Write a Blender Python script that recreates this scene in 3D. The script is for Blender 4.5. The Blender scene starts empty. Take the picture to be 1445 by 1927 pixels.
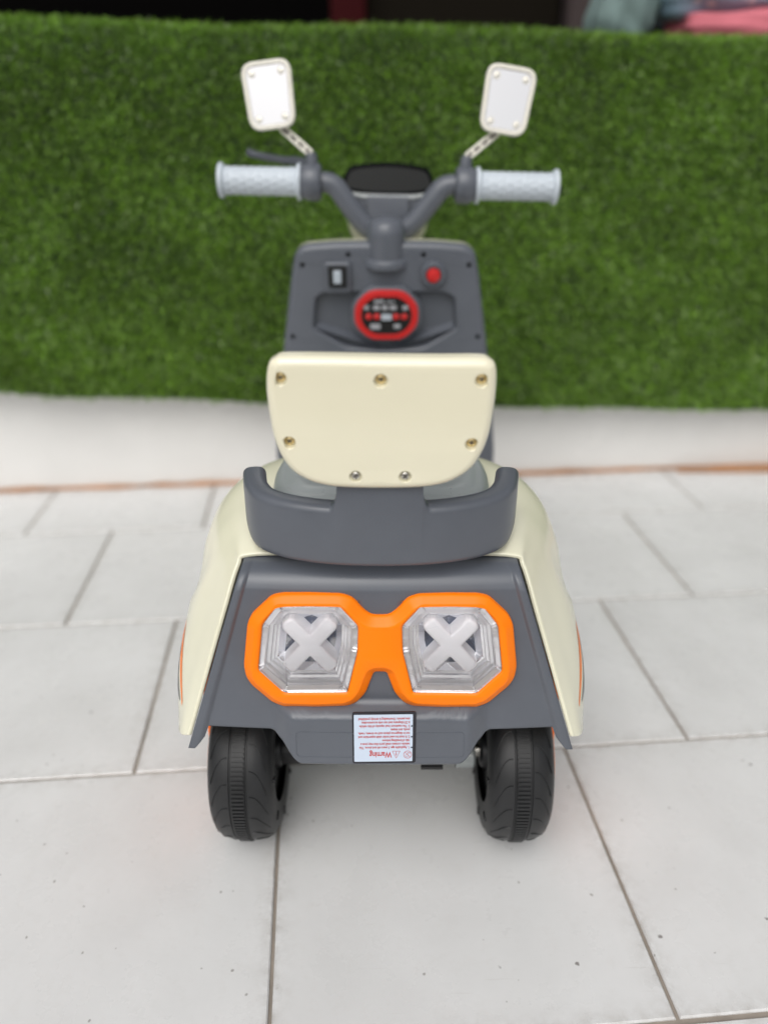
import bpy, bmesh, math, random
import numpy as np
from mathutils import Vector, Matrix
from mathutils.geometry import tessellate_polygon

random.seed(7)
rng = np.random.default_rng(7)
S = bpy.context.scene
COL = S.collection
R = math.radians

# ------------------------------------------------------------------ camera
cam_d = bpy.data.cameras.new('camera')
cam = bpy.data.objects.new('camera', cam_d)
COL.objects.link(cam)
cam.location = (0.005, -0.554, 0.59)
cam.rotation_euler = (R(90 - 25.48), 0, R(0.27))
cam_d.sensor_fit = 'VERTICAL'
cam_d.sensor_height = 36.0
cam_d.lens = 36.0 * 1445 / 1927
cam_d.clip_start = 0.02
cam_d.clip_end = 200
cam_d.dof.use_dof = True
cam_d.dof.focus_distance = 0.58
cam_d.dof.aperture_fstop = 2.35
S.camera = cam

# ------------------------------------------------------------------ sky, sun, exposure
SUN_EL, SUN_AZ = 51.0, 195.0          # high and behind the camera, veiled by cloud
w = bpy.data.worlds.new('World')
S.world = w
w.use_nodes = True
nt = w.node_tree
nt.nodes.clear()
sky = nt.nodes.new('ShaderNodeTexSky')
sky.sky_type = 'NISHITA'
sky.sun_disc = False
sky.sun_elevation = R(SUN_EL)
sky.sun_rotation = R(SUN_AZ)
sky.air_density = 1.0
sky.dust_density = 4.0
hs = nt.nodes.new('ShaderNodeHueSaturation')
hs.inputs['Saturation'].default_value = 0.16
bg = nt.nodes.new('ShaderNodeBackground')
bg.inputs['Strength'].default_value = 0.13
wo = nt.nodes.new('ShaderNodeOutputWorld')
nt.links.new(sky.outputs[0], hs.inputs['Color'])
nt.links.new(hs.outputs[0], bg.inputs['Color'])
nt.links.new(bg.outputs[0], wo.inputs['Surface'])

sun_d = bpy.data.lights.new('sun', 'SUN')
sun_d.energy = 1.3
sun_d.angle = R(60)
sun_d.color = (1.0, 0.97, 0.92)
sun = bpy.data.objects.new('sun', sun_d)
COL.objects.link(sun)
az, el = R(SUN_AZ), R(SUN_EL)
sd = Vector((math.sin(az) * math.cos(el), math.cos(az) * math.cos(el), math.sin(el)))
sun.rotation_euler = (-sd).to_track_quat('-Z', 'Y').to_euler()

S.view_settings.view_transform = 'Standard'
S.view_settings.look = 'None'
S.view_settings.gamma = 1.0
S.view_settings.exposure = 0.0

# ------------------------------------------------------------------ materials
def mat(name, col, rough=0.5, metal=0.0, spec=0.5, coat=0.0, bump=0.0, bscale=300.0, var=0.0, vscale=12.0, trans=0.0, sss=0.0):
    m = bpy.data.materials.new(name)
    m.use_nodes = True
    t = m.node_tree
    b = t.nodes['Principled BSDF']
    b.inputs['Base Color'].default_value = (*col, 1)
    b.inputs['Roughness'].default_value = rough
    b.inputs['Metallic'].default_value = metal
    b.inputs['Specular IOR Level'].default_value = spec
    if coat:
        b.inputs['Coat Weight'].default_value = coat
        b.inputs['Coat Roughness'].default_value = 0.08
    if sss:
        b.inputs['Subsurface Weight'].default_value = sss
        b.inputs['Subsurface Radius'].default_value = (0.01, 0.01, 0.01)
        b.inputs['Subsurface Scale'].default_value = 0.3
    if bump or var:
        tc = t.nodes.new('ShaderNodeTexCoord')
    if bump:
        n = t.nodes.new('ShaderNodeTexNoise')
        n.inputs['Scale'].default_value = bscale
        n.inputs['Detail'].default_value = 4
        bn = t.nodes.new('ShaderNodeBump')
        bn.inputs['Strength'].default_value = bump
        bn.inputs['Distance'].default_value = 0.001
        t.links.new(tc.outputs['Object'], n.inputs['Vector'])
        t.links.new(n.outputs['Fac'], bn.inputs['Height'])
        t.links.new(bn.outputs['Normal'], b.inputs['Normal'])
    if var:
        n2 = t.nodes.new('ShaderNodeTexNoise')
        n2.inputs['Scale'].default_value = vscale
        n2.inputs['Detail'].default_value = 6
        n2.inputs['Roughness'].default_value = 0.65
        t.links.new(tc.outputs['Object'], n2.inputs['Vector'])
        mr = t.nodes.new('ShaderNodeMapRange')
        mr.inputs['From Min'].default_value = 0.3
        mr.inputs['From Max'].default_value = 0.7
        mr.inputs['To Min'].default_value = 1 - var
        mr.inputs['To Max'].default_value = 1 + var
        t.links.new(n2.outputs['Fac'], mr.inputs['Value'])
        mx = t.nodes.new('ShaderNodeMix')
        mx.data_type = 'RGBA'
        mx.blend_type = 'MULTIPLY'
        mx.inputs['Factor'].default_value = 1
        mx.inputs['A'].default_value = (*col, 1)
        t.links.new(mr.outputs['Result'], mx.inputs['B'])
        t.links.new(mx.outputs['Result'], b.inputs['Base Color'])
        mr2 = t.nodes.new('ShaderNodeMapRange')
        mr2.inputs['To Min'].default_value = max(0.02, rough - 0.1)
        mr2.inputs['To Max'].default_value = min(1, rough + 0.1)
        t.links.new(n2.outputs['Fac'], mr2.inputs['Value'])
        t.links.new(mr2.outputs['Result'], b.inputs['Roughness'])
    return m

M = {}
M['grey'] = mat('grey_plastic', (0.100, 0.110, 0.130), 0.32, bump=0.05, bscale=900, var=0.06, vscale=25)
M['cream'] = mat('cream_gloss', (0.80, 0.76, 0.58), 0.14, coat=0.4, bump=0.12, bscale=22, var=0.012, vscale=18)
M['cream2'] = mat('cream_body', (0.78, 0.76, 0.59), 0.24, coat=0.3, var=0.012, vscale=14)
M['orange'] = mat('orange_plastic', (1.0, 0.215, 0.0), 0.36, spec=0.3, var=0.015, vscale=30)
M['rubber'] = mat('black_rubber', (0.0105, 0.011, 0.012), 0.45, bump=0.08, bscale=700, var=0.35, vscale=30)
M['black'] = mat('black_plastic', (0.008, 0.008, 0.009), 0.4)
M['gloss_black'] = mat('smoked_visor', (0.003, 0.004, 0.004), 0.25, spec=0.12)
M['seat'] = mat('silver_grey_seat', (0.30, 0.325, 0.325), 0.3, spec=0.6, bump=0.04, bscale=600, var=0.03)
M['chrome'] = mat('chrome', (0.88, 0.89, 0.92), 0.07, metal=1.0, bump=0.10, bscale=120)
M['clear_step'] = mat('frosted_step', (0.95, 0.95, 0.96), 0.06, metal=0.5, bump=0.12, bscale=160)
M['steel'] = mat('screw_steel', (0.62, 0.60, 0.55), 0.25, metal=1.0)
M['brass'] = mat('screw_brass', (0.85, 0.68, 0.36), 0.28, metal=1.0)
M['slot_shade'] = mat('screw_slot_shade', (0.04, 0.035, 0.03), 0.5)  # colour of the shade in screw slots
M['white_x'] = mat('milky_white', (0.94, 0.93, 0.96), 0.28, sss=0.4)
M['mirror'] = mat('mirror_film', (0.80, 0.79, 0.79), 0.06, metal=1.0, bump=0.02, bscale=60)
M['mirror_frame'] = mat('cream_frame', (0.80, 0.77, 0.68), 0.28, coat=0.2)
M['grip'] = mat('pale_blue_grip', (0.53, 0.585, 0.64), 0.45)
M['red'] = mat('red_plastic', (0.55, 0.02, 0.02), 0.3)
M['red_dark'] = mat('red_print', (0.45, 0.03, 0.025), 0.35)
M['panel_black'] = mat('panel_black', (0.012, 0.012, 0.013), 0.3)
M['print_grey'] = mat('print_grey', (0.35, 0.36, 0.38), 0.4)
M['screen'] = mat('lcd_grey', (0.42, 0.47, 0.52), 0.25)
M['label'] = mat('label_paper', (0.56, 0.64, 0.76), 0.22)
M['label_border'] = mat('label_border', (0.015, 0.014, 0.02), 0.25)
M['label_ink'] = mat('label_ink', (0.50, 0.030, 0.020), 0.4)
M['label_dot'] = mat('label_dot', (0.01, 0.01, 0.03), 0.4)
M['grout'] = mat('grout', (0.27, 0.235, 0.20), 0.85, bump=0.4, bscale=200, var=0.35, vscale=9)
M['counter'] = mat('white_stone', (0.76, 0.75, 0.73), 0.25, var=0.04, vscale=6)
M['wood'] = mat('orange_brown_trim', (0.45, 0.22, 0.10), 0.5, var=0.25, vscale=10)
M['dark_wall'] = mat('shaded_interior', (0.0016, 0.0014, 0.0014), 0.9, spec=0.03)  # near-black base carries the shade of the unlit shop
M['dark_red'] = mat('shaded_red_post', (0.034, 0.005, 0.006), 0.8, spec=0.05)  # base darkened to carry the shop's shade
M['dark_brown'] = mat('shaded_brown_board', (0.0085, 0.0068, 0.0045), 0.8, spec=0.05)
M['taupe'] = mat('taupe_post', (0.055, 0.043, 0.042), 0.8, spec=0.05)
M['cush_green'] = mat('grey_green_cloth', (0.17, 0.24, 0.23), 0.9, bump=0.3, bscale=150, var=0.2, vscale=30)
M['cush_pink'] = mat('pink_cloth', (0.62, 0.17, 0.21), 0.9, bump=0.3, bscale=150, var=0.1)
M['turf_back'] = mat('turf_backing', (0.018, 0.035, 0.010), 0.95)
M['dirt'] = mat('dirt_crumb', (0.05, 0.035, 0.03), 0.9)

def slate_reflection_material():  # slate and silver noise patches paint reflections onto the lamp's back plate
    m = mat('painted_slate_reflection', (0.15, 0.17, 0.22), 0.12, metal=0.9, bump=0.15, bscale=70)
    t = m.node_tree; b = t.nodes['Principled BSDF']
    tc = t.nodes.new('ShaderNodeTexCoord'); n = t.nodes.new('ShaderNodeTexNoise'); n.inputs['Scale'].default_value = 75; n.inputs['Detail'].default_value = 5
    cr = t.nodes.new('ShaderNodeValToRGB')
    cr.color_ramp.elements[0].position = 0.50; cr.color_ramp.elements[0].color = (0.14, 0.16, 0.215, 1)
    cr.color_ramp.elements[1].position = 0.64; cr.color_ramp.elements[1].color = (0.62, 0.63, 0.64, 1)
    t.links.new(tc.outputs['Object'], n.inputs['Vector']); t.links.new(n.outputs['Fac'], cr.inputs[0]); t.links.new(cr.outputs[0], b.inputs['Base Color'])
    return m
M['slate_reflection'] = slate_reflection_material()

def lens_material():
    m = bpy.data.materials.new('clear_lens')
    m.use_nodes = True
    t = m.node_tree
    t.nodes.clear()
    o = t.nodes.new('ShaderNodeOutputMaterial')
    mix = t.nodes.new('ShaderNodeMixShader')
    tr = t.nodes.new('ShaderNodeBsdfTransparent')
    tr.inputs['Color'].default_value = (0.97, 0.97, 0.98, 1)
    gl = t.nodes.new('ShaderNodeBsdfGlossy')
    gl.inputs['Roughness'].default_value = 0.03
    fr = t.nodes.new('ShaderNodeFresnel')
    fr.inputs['IOR'].default_value = 1.45
    t.links.new(fr.outputs[0], mix.inputs[0])
    t.links.new(tr.outputs[0], mix.inputs[1])
    t.links.new(gl.outputs[0], mix.inputs[2])
    t.links.new(mix.outputs[0], o.inputs['Surface'])
    return m
M['lens'] = lens_material()

def tile_material():
    m = bpy.data.materials.new('white_floor_tile')
    m.use_nodes = True
    t = m.node_tree
    b = t.nodes['Principled BSDF']
    g = t.nodes.new('ShaderNodeNewGeometry')
    def noise(scale, detail=6, rough=0.6):
        n = t.nodes.new('ShaderNodeTexNoise')
        n.inputs['Scale'].default_value = scale
        n.inputs['Detail'].default_value = detail
        n.inputs['Roughness'].default_value = rough
        t.links.new(g.outputs['Position'], n.inputs['Vector'])
        return n.outputs['Fac']
    def rng_(v, a, b_, c, d):
        n = t.nodes.new('ShaderNodeMapRange')
        for k, x in zip(('From Min', 'From Max', 'To Min', 'To Max'), (a, b_, c, d)):
            n.inputs[k].default_value = x
        t.links.new(v, n.inputs['Value'])
        return n.outputs['Result']
    def mul(a, b_):
        n = t.nodes.new('ShaderNodeMath'); n.operation = 'MULTIPLY'
        t.links.new(a, n.inputs[0])
        if isinstance(b_, (int, float)): n.inputs[1].default_value = b_
        else: t.links.new(b_, n.inputs[1])
        return n.outputs[0]
    def mix(f, a, b_, mode='MIX'):
        n = t.nodes.new('ShaderNodeMix'); n.data_type = 'RGBA'; n.blend_type = mode
        t.links.new(f, n.inputs['Factor']) if not isinstance(f, (int, float)) else setattr(n.inputs['Factor'], 'default_value', f)
        for k, v in (('A', a), ('B', b_)):
            if isinstance(v, tuple): n.inputs[k].default_value = (*v, 1)
            else: t.links.new(v, n.inputs[k])
        return n.outputs['Result']
    base = mix(rng_(noise(7, 8, 0.6), 0.35, 0.68, 0, 1), (0.655, 0.655, 0.65), (0.735, 0.737, 0.735))
    base = mix(rng_(noise(55, 6, 0.7), 0.52, 0.78, 0, 0.22), base, (0.52, 0.50, 0.47))
    # crumbs and specks of dirt: sparse voronoi cells
    def specks(scale, thr, keep):
        v = t.nodes.new('ShaderNodeTexVoronoi')
        v.inputs['Scale'].default_value = scale
        v.inputs['Randomness'].default_value = 1
        mp = t.nodes.new('ShaderNodeVectorMath'); mp.operation = 'MULTIPLY_ADD'
        nz = t.nodes.new('ShaderNodeTexNoise'); nz.inputs['Scale'].default_value = 160
        t.links.new(g.outputs['Position'], nz.inputs['Vector'])
        mp.inputs[1].default_value = (0.004, 0.004, 0.004)
        t.links.new(nz.outputs['Color'], mp.inputs[0])
        t.links.new(g.outputs['Position'], mp.inputs[2])
        t.links.new(mp.outputs[0], v.inputs['Vector'])
        sx = t.nodes.new('ShaderNodeSeparateColor')
        t.links.new(v.outputs['Color'], sx.inputs[0])
        near = rng_(v.outputs['Distance'], thr * 0.55, thr, 1, 0)
        return mul(near, rng_(sx.outputs[0], keep - 0.01, keep, 0, 1))
    base = mix(mul(specks(30, 0.064, 0.74), 0.75), base, (0.12, 0.10, 0.09))
    base = mix(mul(specks(80, 0.12, 0.80), 0.6), base, (0.16, 0.14, 0.12))
    # faint scratches
    wv = t.nodes.new('ShaderNodeTexNoise'); wv.inputs['Scale'].default_value = 1
    mpn = t.nodes.new('ShaderNodeMapping'); mpn.inputs['Scale'].default_value = (14, 300, 1); mpn.inputs['Rotation'].default_value = (0, 0, 0.7)
    t.links.new(g.outputs['Position'], mpn.inputs['Vector']); t.links.new(mpn.outputs[0], wv.inputs['Vector'])
    base = mix(rng_(wv.outputs['Fac'], 0.70, 0.76, 0, 0.25), base, (0.5, 0.48, 0.45))
    # grime along tile edges (uv-like attribute stored per tile: distance to edge)
    at = t.nodes.new('ShaderNodeAttribute'); at.attribute_name = 'edge'
    ed = rng_(at.outputs['Fac'], 0.0, 1.0, 0, 1)
    gr = mul(mul(rng_(noise(70, 5, 0.7), 0.40, 0.66, 0, 1), ed), 0.35)
    base = mix(gr, base, (0.27, 0.24, 0.20))
    oi = t.nodes.new('ShaderNodeObjectInfo'); cmb = t.nodes.new('ShaderNodeCombineColor')
    vr = rng_(oi.outputs['Random'], 0, 1, 0.93, 1.0)
    for q in range(3): t.links.new(vr, cmb.inputs[q])
    base = mix(1.0, base, cmb.outputs[0], 'MULTIPLY')
    t.links.new(base, b.inputs['Base Color'])
    t.links.new(rng_(noise(18), 0.3, 0.7, 0.20, 0.40), b.inputs['Roughness'])
    bp = t.nodes.new('ShaderNodeBump'); bp.inputs['Strength'].default_value = 0.05; bp.inputs['Distance'].default_value = 0.001
    t.links.new(noise(240), bp.inputs['Height']); t.links.new(bp.outputs[0], b.inputs['Normal'])
    return m
M['tile'] = tile_material()

def grass_material():
    m = bpy.data.materials.new('turf_blade')
    m.use_nodes = True
    t = m.node_tree
    b = t.nodes['Principled BSDF']
    g = t.nodes.new('ShaderNodeNewGeometry')
    cr = t.nodes.new('ShaderNodeValToRGB')
    e = cr.color_ramp.elements
    e[0].color = (0.095, 0.200, 0.018, 1)
    e[1].color = (0.34, 0.48, 0.13, 1)
    for p, c in ((0.965, (0.24, 0.36, 0.12)), (0.97, (0.45, 0.52, 0.36)), (0.35, (0.150, 0.305, 0.024)), (0.7, (0.225, 0.40, 0.040)), (0.9, (0.24, 0.36, 0.12))):  # the palest stop paints whitish glints as a few light blades
        x = e.new(p); x.color = (*c, 1)
    t.links.new(g.outputs['Random Per Island'], cr.inputs[0])
    n = t.nodes.new('ShaderNodeTexNoise'); n.inputs['Scale'].default_value = 9; n.inputs['Detail'].default_value = 4
    t.links.new(g.outputs['Position'], n.inputs['Vector'])
    mr = t.nodes.new('ShaderNodeMapRange'); mr.inputs['From Min'].default_value = 0.3; mr.inputs['From Max'].default_value = 0.7
    mr.inputs['To Min'].default_value = 0.72; mr.inputs['To Max'].default_value = 1.2
    t.links.new(n.outputs['Fac'], mr.inputs['Value'])
    mx = t.nodes.new('ShaderNodeMix'); mx.data_type = 'RGBA'; mx.blend_type = 'MULTIPLY'; mx.inputs['Factor'].default_value = 1
    t.links.new(cr.outputs[0], mx.inputs['A']); t.links.new(mr.outputs[0], mx.inputs['B'])
    t.links.new(mx.outputs['Result'], b.inputs['Base Color'])
    b.inputs['Roughness'].default_value = 0.42
    b.inputs['Specular IOR Level'].default_value = 0.4
    return m
M['blade'] = grass_material()

def dotted_cloth():
    m = mat('blue_dotted_cloth', (0.34, 0.47, 0.60), 0.9, bump=0.3, bscale=150)
    t = m.node_tree
    b = t.nodes['Principled BSDF']
    tc = t.nodes.new('ShaderNodeTexCoord')
    v = t.nodes.new('ShaderNodeTexVoronoi'); v.inputs['Scale'].default_value = 34
    t.links.new(tc.outputs['Object'], v.inputs['Vector'])
    cr = t.nodes.new('ShaderNodeValToRGB')
    cr.color_ramp.elements[0].position = 0.22; cr.color_ramp.elements[0].color = (0.75, 0.78, 0.80, 1)
    cr.color_ramp.elements[1].position = 0.3; cr.color_ramp.elements[1].color = (0.34, 0.47, 0.60, 1)
    t.links.new(v.outputs['Distance'], cr.inputs[0]); t.links.new(cr.outputs[0], b.inputs['Base Color'])
    return m
M['cush_blue'] = dotted_cloth()

# ------------------------------------------------------------------ helpers
def link(name, me, mats, parent=None, smooth=40):
    o = bpy.data.objects.new(name, me)
    COL.objects.link(o)
    for m in (mats if isinstance(mats, (list, tuple)) else [mats]):
        me.materials.append(M[m])
    if smooth:
        me.polygons.foreach_set('use_smooth', [True] * len(me.polygons))
        me.set_sharp_from_angle(angle=R(smooth))
    if parent is not None:
        o.parent = parent
    return o

def tag(o, label=None, cat=None, group=None, kind=None):
    for k, v in (('label', label), ('category', cat), ('group', group), ('kind', kind)):
        if v: o[k] = v
    return o

class MB:
    """collects vertices and faces for one mesh"""
    def __init__(s):
        s.v, s.f, s.m = [], [], []
    def add(s, vs, fs, mi=0):
        k = len(s.v)
        s.v += [tuple(x) for x in vs]
        s.f += [tuple(i + k for i in f) for f in fs]
        s.m += [mi] * len(fs)
    def loops(s, loops, closed=True, cap0=False, cap1=False, mi=0):
        n = len(loops[0]); vs = [p for l in loops for p in l]; fs = []
        for i in range(len(loops) - 1):
            for j in range(n if closed else n - 1):
                a, b = i * n + j, i * n + (j + 1) % n
                fs.append((a, b, b + n, a + n))
        if cap0: fs.append(tuple(reversed(range(n))))
        if cap1: fs.append(tuple(range((len(loops) - 1) * n, len(loops) * n)))
        s.add(vs, fs, mi)
    def box(s, c, h, mi=0, X=(1, 0, 0), Y=(0, 1, 0), Z=(0, 0, 1), bev=0.0):
        c = np.array(c, float); X, Y, Z = (np.array(a, float) for a in (X, Y, Z))
        if bev:
            hx, hy, hz = h
            def ring(inx, z):
                p = []
                for sx, sy in ((1, 1), (-1, 1), (-1, -1), (1, -1)):
                    for k in range(4):
                        a = math.atan2(sy, sx) + (k - 1.5) / 3 * math.pi / 2
                        p.append(c + X * (sx * (hx - bev) + (bev - inx) * math.cos(a)) + Y * (sy * (hy - bev) + (bev - inx) * math.sin(a)) + Z * z)
                return p
            ls = [ring(bev * (1 - math.sin(q)), -hz + bev * (1 - math.cos(q))) for q in np.linspace(0, math.pi / 2, 4)]
            ls += [ring(bev * (1 - math.sin(q)), hz - bev * (1 - math.cos(q))) for q in np.linspace(math.pi / 2, 0, 4)]
            s.loops(ls, True, True, True, mi)
            return
        vs = [c + X * h[0] * i + Y * h[1] * j + Z * h[2] * k for k in (-1, 1) for j in (-1, 1) for i in (-1, 1)]
        s.add(vs, [(0, 2, 3, 1), (4, 5, 7, 6), (0, 1, 5, 4), (2, 6, 7, 3), (0, 4, 6, 2), (1, 3, 7, 5)], mi)
    def lathe(s, prof, O, A, n=48, mi=0, cap0=False, cap1=False):
        """prof: list of (along axis, radius)"""
        O = np.array(O, float); A = np.array(A, float); A /= np.linalg.norm(A)
        U = np.cross(A, (0, 0, 1) if abs(A[2]) < 0.9 else (1, 0, 0)); U /= np.linalg.norm(U); V = np.cross(A, U)
        ls = [[O + A * a + (U * math.cos(t) + V * math.sin(t)) * r for t in np.linspace(0, 2 * math.pi, n, endpoint=False)] for a, r in prof]
        s.loops(ls, True, cap0, cap1, mi)
    def tube(s, path, rad, n=16, mi=0, caps=True):
        P = [np.array(p, float) for p in path]
        rad = rad if isinstance(rad, (list, tuple, np.ndarray)) else [rad] * len(P)
        T = [P[min(i + 1, len(P) - 1)] - P[max(i - 1, 0)] for i in range(len(P))]
        T = [t / np.linalg.norm(t) for t in T]
        U = np.cross(T[0], (0, 1, 0) if abs(T[0][1]) < 0.9 else (1, 0, 0)); U /= np.linalg.norm(U)
        ls = []
        for p, t, r in zip(P, T, rad):
            U = U - t * np.dot(U, t); U /= np.linalg.norm(U); V = np.cross(t, U)
            ls.append([p + (U * math.cos(a) + V * math.sin(a)) * r for a in np.linspace(0, 2 * math.pi, n, endpoint=False)])
        s.loops(ls, True, caps, caps, mi)
    def build(s, name, mats, parent=None, smooth=40, fix=True):
        me = bpy.data.meshes.new(name)
        me.from_pydata([tuple(map(float, p)) for p in s.v], [], s.f)
        if len(set(s.m)) > 1: me.polygons.foreach_set('material_index', s.m)
        me.update()
        if fix:
            bm = bmesh.new(); bm.from_mesh(me)
            bmesh.ops.remove_doubles(bm, verts=bm.verts, dist=1e-6)
            bmesh.ops.recalc_face_normals(bm, faces=bm.faces)
            bm.to_mesh(me); bm.free()
        return link(name, me, mats, parent, smooth)

def catmull(P, n, closed=False):
    """P: (k,d) control points -> n samples per span"""
    P = np.array(P, float); k = len(P); out = []
    for i in range(k if closed else k - 1):
        g = (lambda j: P[j % k]) if closed else (lambda j: P[min(max(j, 0), k - 1)])
        a, b, c, d = g(i - 1), g(i), g(i + 1), g(i + 2)
        if not closed:
            if i == 0: a = 2 * b - c
            if i == k - 2: d = 2 * c - b
        for t in np.arange(n) / n:
            out.append(0.5 * ((2 * b) + (c - a) * t + (2 * a - 5 * b + 4 * c - d) * t * t + (3 * b - a - 3 * c + d) * t ** 3))
    if not closed: out.append(P[-1])
    return np.array(out)

def rounded(poly, rad, n=6):
    """round the corners of a closed polygon"""
    P = [np.array(p, float) for p in poly]; out = []
    for i, p in enumerate(P):
        a, b = P[i - 1] - p, P[(i + 1) % len(P)] - p
        la, lb = np.linalg.norm(a), np.linalg.norm(b); a /= la; b /= lb
        r = rad[i] if isinstance(rad, (list, tuple)) else rad
        d = min(r, la * 0.48, lb * 0.48)
        s, e = p + a * d, p + b * d
        for t in np.linspace(0, 1, n):
            out.append((1 - t) ** 2 * s + 2 * t * (1 - t) * p + t * t * e)
    return np.array(out)

def ccw(P):
    P = np.array(P, float)
    x, y = P[:, 0], P[:, 1]
    return P if np.sum(x * np.roll(y, -1) - y * np.roll(x, -1)) > 0 else P[::-1].copy()

def inset(P, d):
    if d == 0: return P
    e0 = P - np.roll(P, 1, 0); e1 = np.roll(P, -1, 0) - P
    n0 = np.stack([-e0[:, 1], e0[:, 0]], 1); n1 = np.stack([-e1[:, 1], e1[:, 0]], 1)
    n0 /= np.linalg.norm(n0, axis=1)[:, None] + 1e-12; n1 /= np.linalg.norm(n1, axis=1)[:, None] + 1e-12
    n = n0 + n1; n /= np.linalg.norm(n, axis=1)[:, None] + 1e-12
    c = np.clip(np.sum(n * n0, 1), 0.5, 1)
    return P + n * (d / c)[:, None]

class Frame:
    def __init__(s, O, U, V):
        s.O, s.U, s.V = (np.array(a, float) for a in (O, U, V))
        s.U /= np.linalg.norm(s.U); s.V /= np.linalg.norm(s.V); s.W = np.cross(s.U, s.V)
    def __call__(s, u, v, w=0.0): return s.O + s.U * u + s.V * v + s.W * w

def quarter(bw, bd, w1, n=5):
    """rounded front edge profile ending at inset bw, height w1"""
    return [(bw * (1 - math.cos(q)), w1 - bd * (1 - math.sin(q))) for q in np.linspace(0, math.pi / 2, n)]

def plate(mb, fr, outline, prof, holes=(), back=True, mi=0, bend=None):
    """outline extruded through prof [(inset, w)..] back to front; holes: (loop, prof[(inset, w)..] front to back, cap, material)"""
    f = fr if bend is None else (lambda u, v, w=0.0: fr(u, v, w + bend(u, v)))
    P = ccw(outline)
    rings = [inset(P, i) for i, _ in prof]
    mb.loops([[f(*p, w) for p in r] for r, (_, w) in zip(rings, prof)], True, False, False, mi)
    w1 = prof[-1][1]
    H = []
    for h in holes:
        L = ccw(h[0]); hp = h[1]
        hr = [inset(L, i) for i, _ in hp]
        mb.loops([[f(*p, w) for p in r] for r, (_, w) in zip(hr, hp)], True, False, h[2], h[3] if len(h) > 3 else mi)
        H.append(hr)
    def fill(polys, w):
        tri = tessellate_polygon([[Vector((p[0], p[1], 0)) for p in q] for q in polys])
        flat = [p for q in polys for p in q]
        mb.add([f(*p, w) for p in flat], tri, mi)
    fill([rings[-1]] + [h[0] for h in H], w1)
    if back:
        thr = [h[-1] for h, hh in zip(H, holes) if not hh[2]]
        fill([rings[0]] + thr, prof[0][1])

def circle(c, r, n=24, ry=None, rot=0.0):
    t = np.linspace(0, 2 * math.pi, n, endpoint=False)
    x, y = r * np.cos(t), (ry or r) * np.sin(t)
    return np.stack([c[0] + x * math.cos(rot) - y * math.sin(rot), c[1] + x * math.sin(rot) + y * math.cos(rot)], 1)

def rrect(cx, cy, hx, hy, r, n=6):
    return rounded([(cx - hx, cy - hy), (cx + hx, cy - hy), (cx + hx, cy + hy), (cx - hx, cy + hy)], r, n)

def smooth01(x, a, b):
    t = min(max((x - a) / (b - a), 0), 1); return t * t * (3 - 2 * t)

def text_mesh(body, size):
    c = bpy.data.curves.new('txt', 'FONT'); c.body = body; c.size = size; c.resolution_u = 2; c.offset = 0.022 * size
    o = bpy.data.objects.new('txt', c); COL.objects.link(o)
    dg = bpy.context.evaluated_depsgraph_get(); dg.update()
    me = bpy.data.meshes.new_from_object(o.evaluated_get(dg))
    v = np.array([p.co[:2] for p in me.vertices]); f = [tuple(p.vertices) for p in me.polygons]
    bpy.data.objects.remove(o); bpy.data.curves.remove(c); bpy.data.meshes.remove(me)
    return v, f

# ================================================================== SETTING
TH = R(5.2)
E1 = np.array([math.cos(TH), math.sin(TH), 0]); E2 = np.array([-math.sin(TH), math.cos(TH), 0])
def place(a, b, z=0.0): return E1 * a + E2 * b + np.array([0, 0, z])

mb = MB(); mb.box(place(0, 0.9, -0.06), (3.2, 2.6, 0.0575), X=E1, Y=E2)
floor = tag(mb.build('floor', 'grout', smooth=0), kind='structure')

def tile_mesh(wd, dp):
    """bevelled tile, origin at its centre top, with an 'edge' attribute for the grime near the joints"""
    xs = [0, 0.0012, 0.006, 0.02]; 
    def axis(L): return np.array(xs + [L / 2] + [L - q for q in reversed(xs)]) - L / 2
    X, Y = axis(wd), axis(dp); n, m = len(X), len(Y)
    v, e, f = [], [], []
    for j in range(m):
        for i in range(n):
            d = min(i, j, n - 1 - i, m - 1 - j)
            v.append((X[i], Y[j], -0.0014 if d == 0 else 0.0)); e.append((1.0, 1.0, 0.5, 0.0, 0.0)[min(d, 4)])
    for j in range(m - 1):
        for i in range(n - 1):
            a = j * n + i; f.append((a, a + 1, a + 1 + n, a + n))
    ring = [i for i in range(n)] + [j * n + n - 1 for j in range(1, m)] + [(m - 1) * n + i for i in range(n - 2, -1, -1)] + [j * n for j in range(m - 2, 0, -1)]
    k = len(v)
    for r in ring: v.append((v[r][0], v[r][1], -0.01)); e.append(1.0)
    L = len(ring)
    for q in range(L): f.append((ring[(q + 1) % L], ring[q], k + q, k + (q + 1) % L))
    me = bpy.data.meshes.new('tile'); me.from_pydata(v, [], f)
    a = me.attributes.new('edge', 'FLOAT', 'POINT'); a.data.foreach_set('value', e)
    return me
GAP = 0.0032
rows = [(-0.5125, 0.300, 0.05, 0.294), (-0.2175, 0.305, -0.1, 0.291), (0.0735, 0.299, 0.046, 0.290), (0.3635, 0.2962, 0.1885, 0.284), (0.6475, 0.296, 0.043, 0.186), (-0.81, 0.3, 0.2, 0.2975), (0.8335, 0.296, 0.19, 0.284), (1.1175, 0.296, 0.04, 0.284)]
first = True
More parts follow.
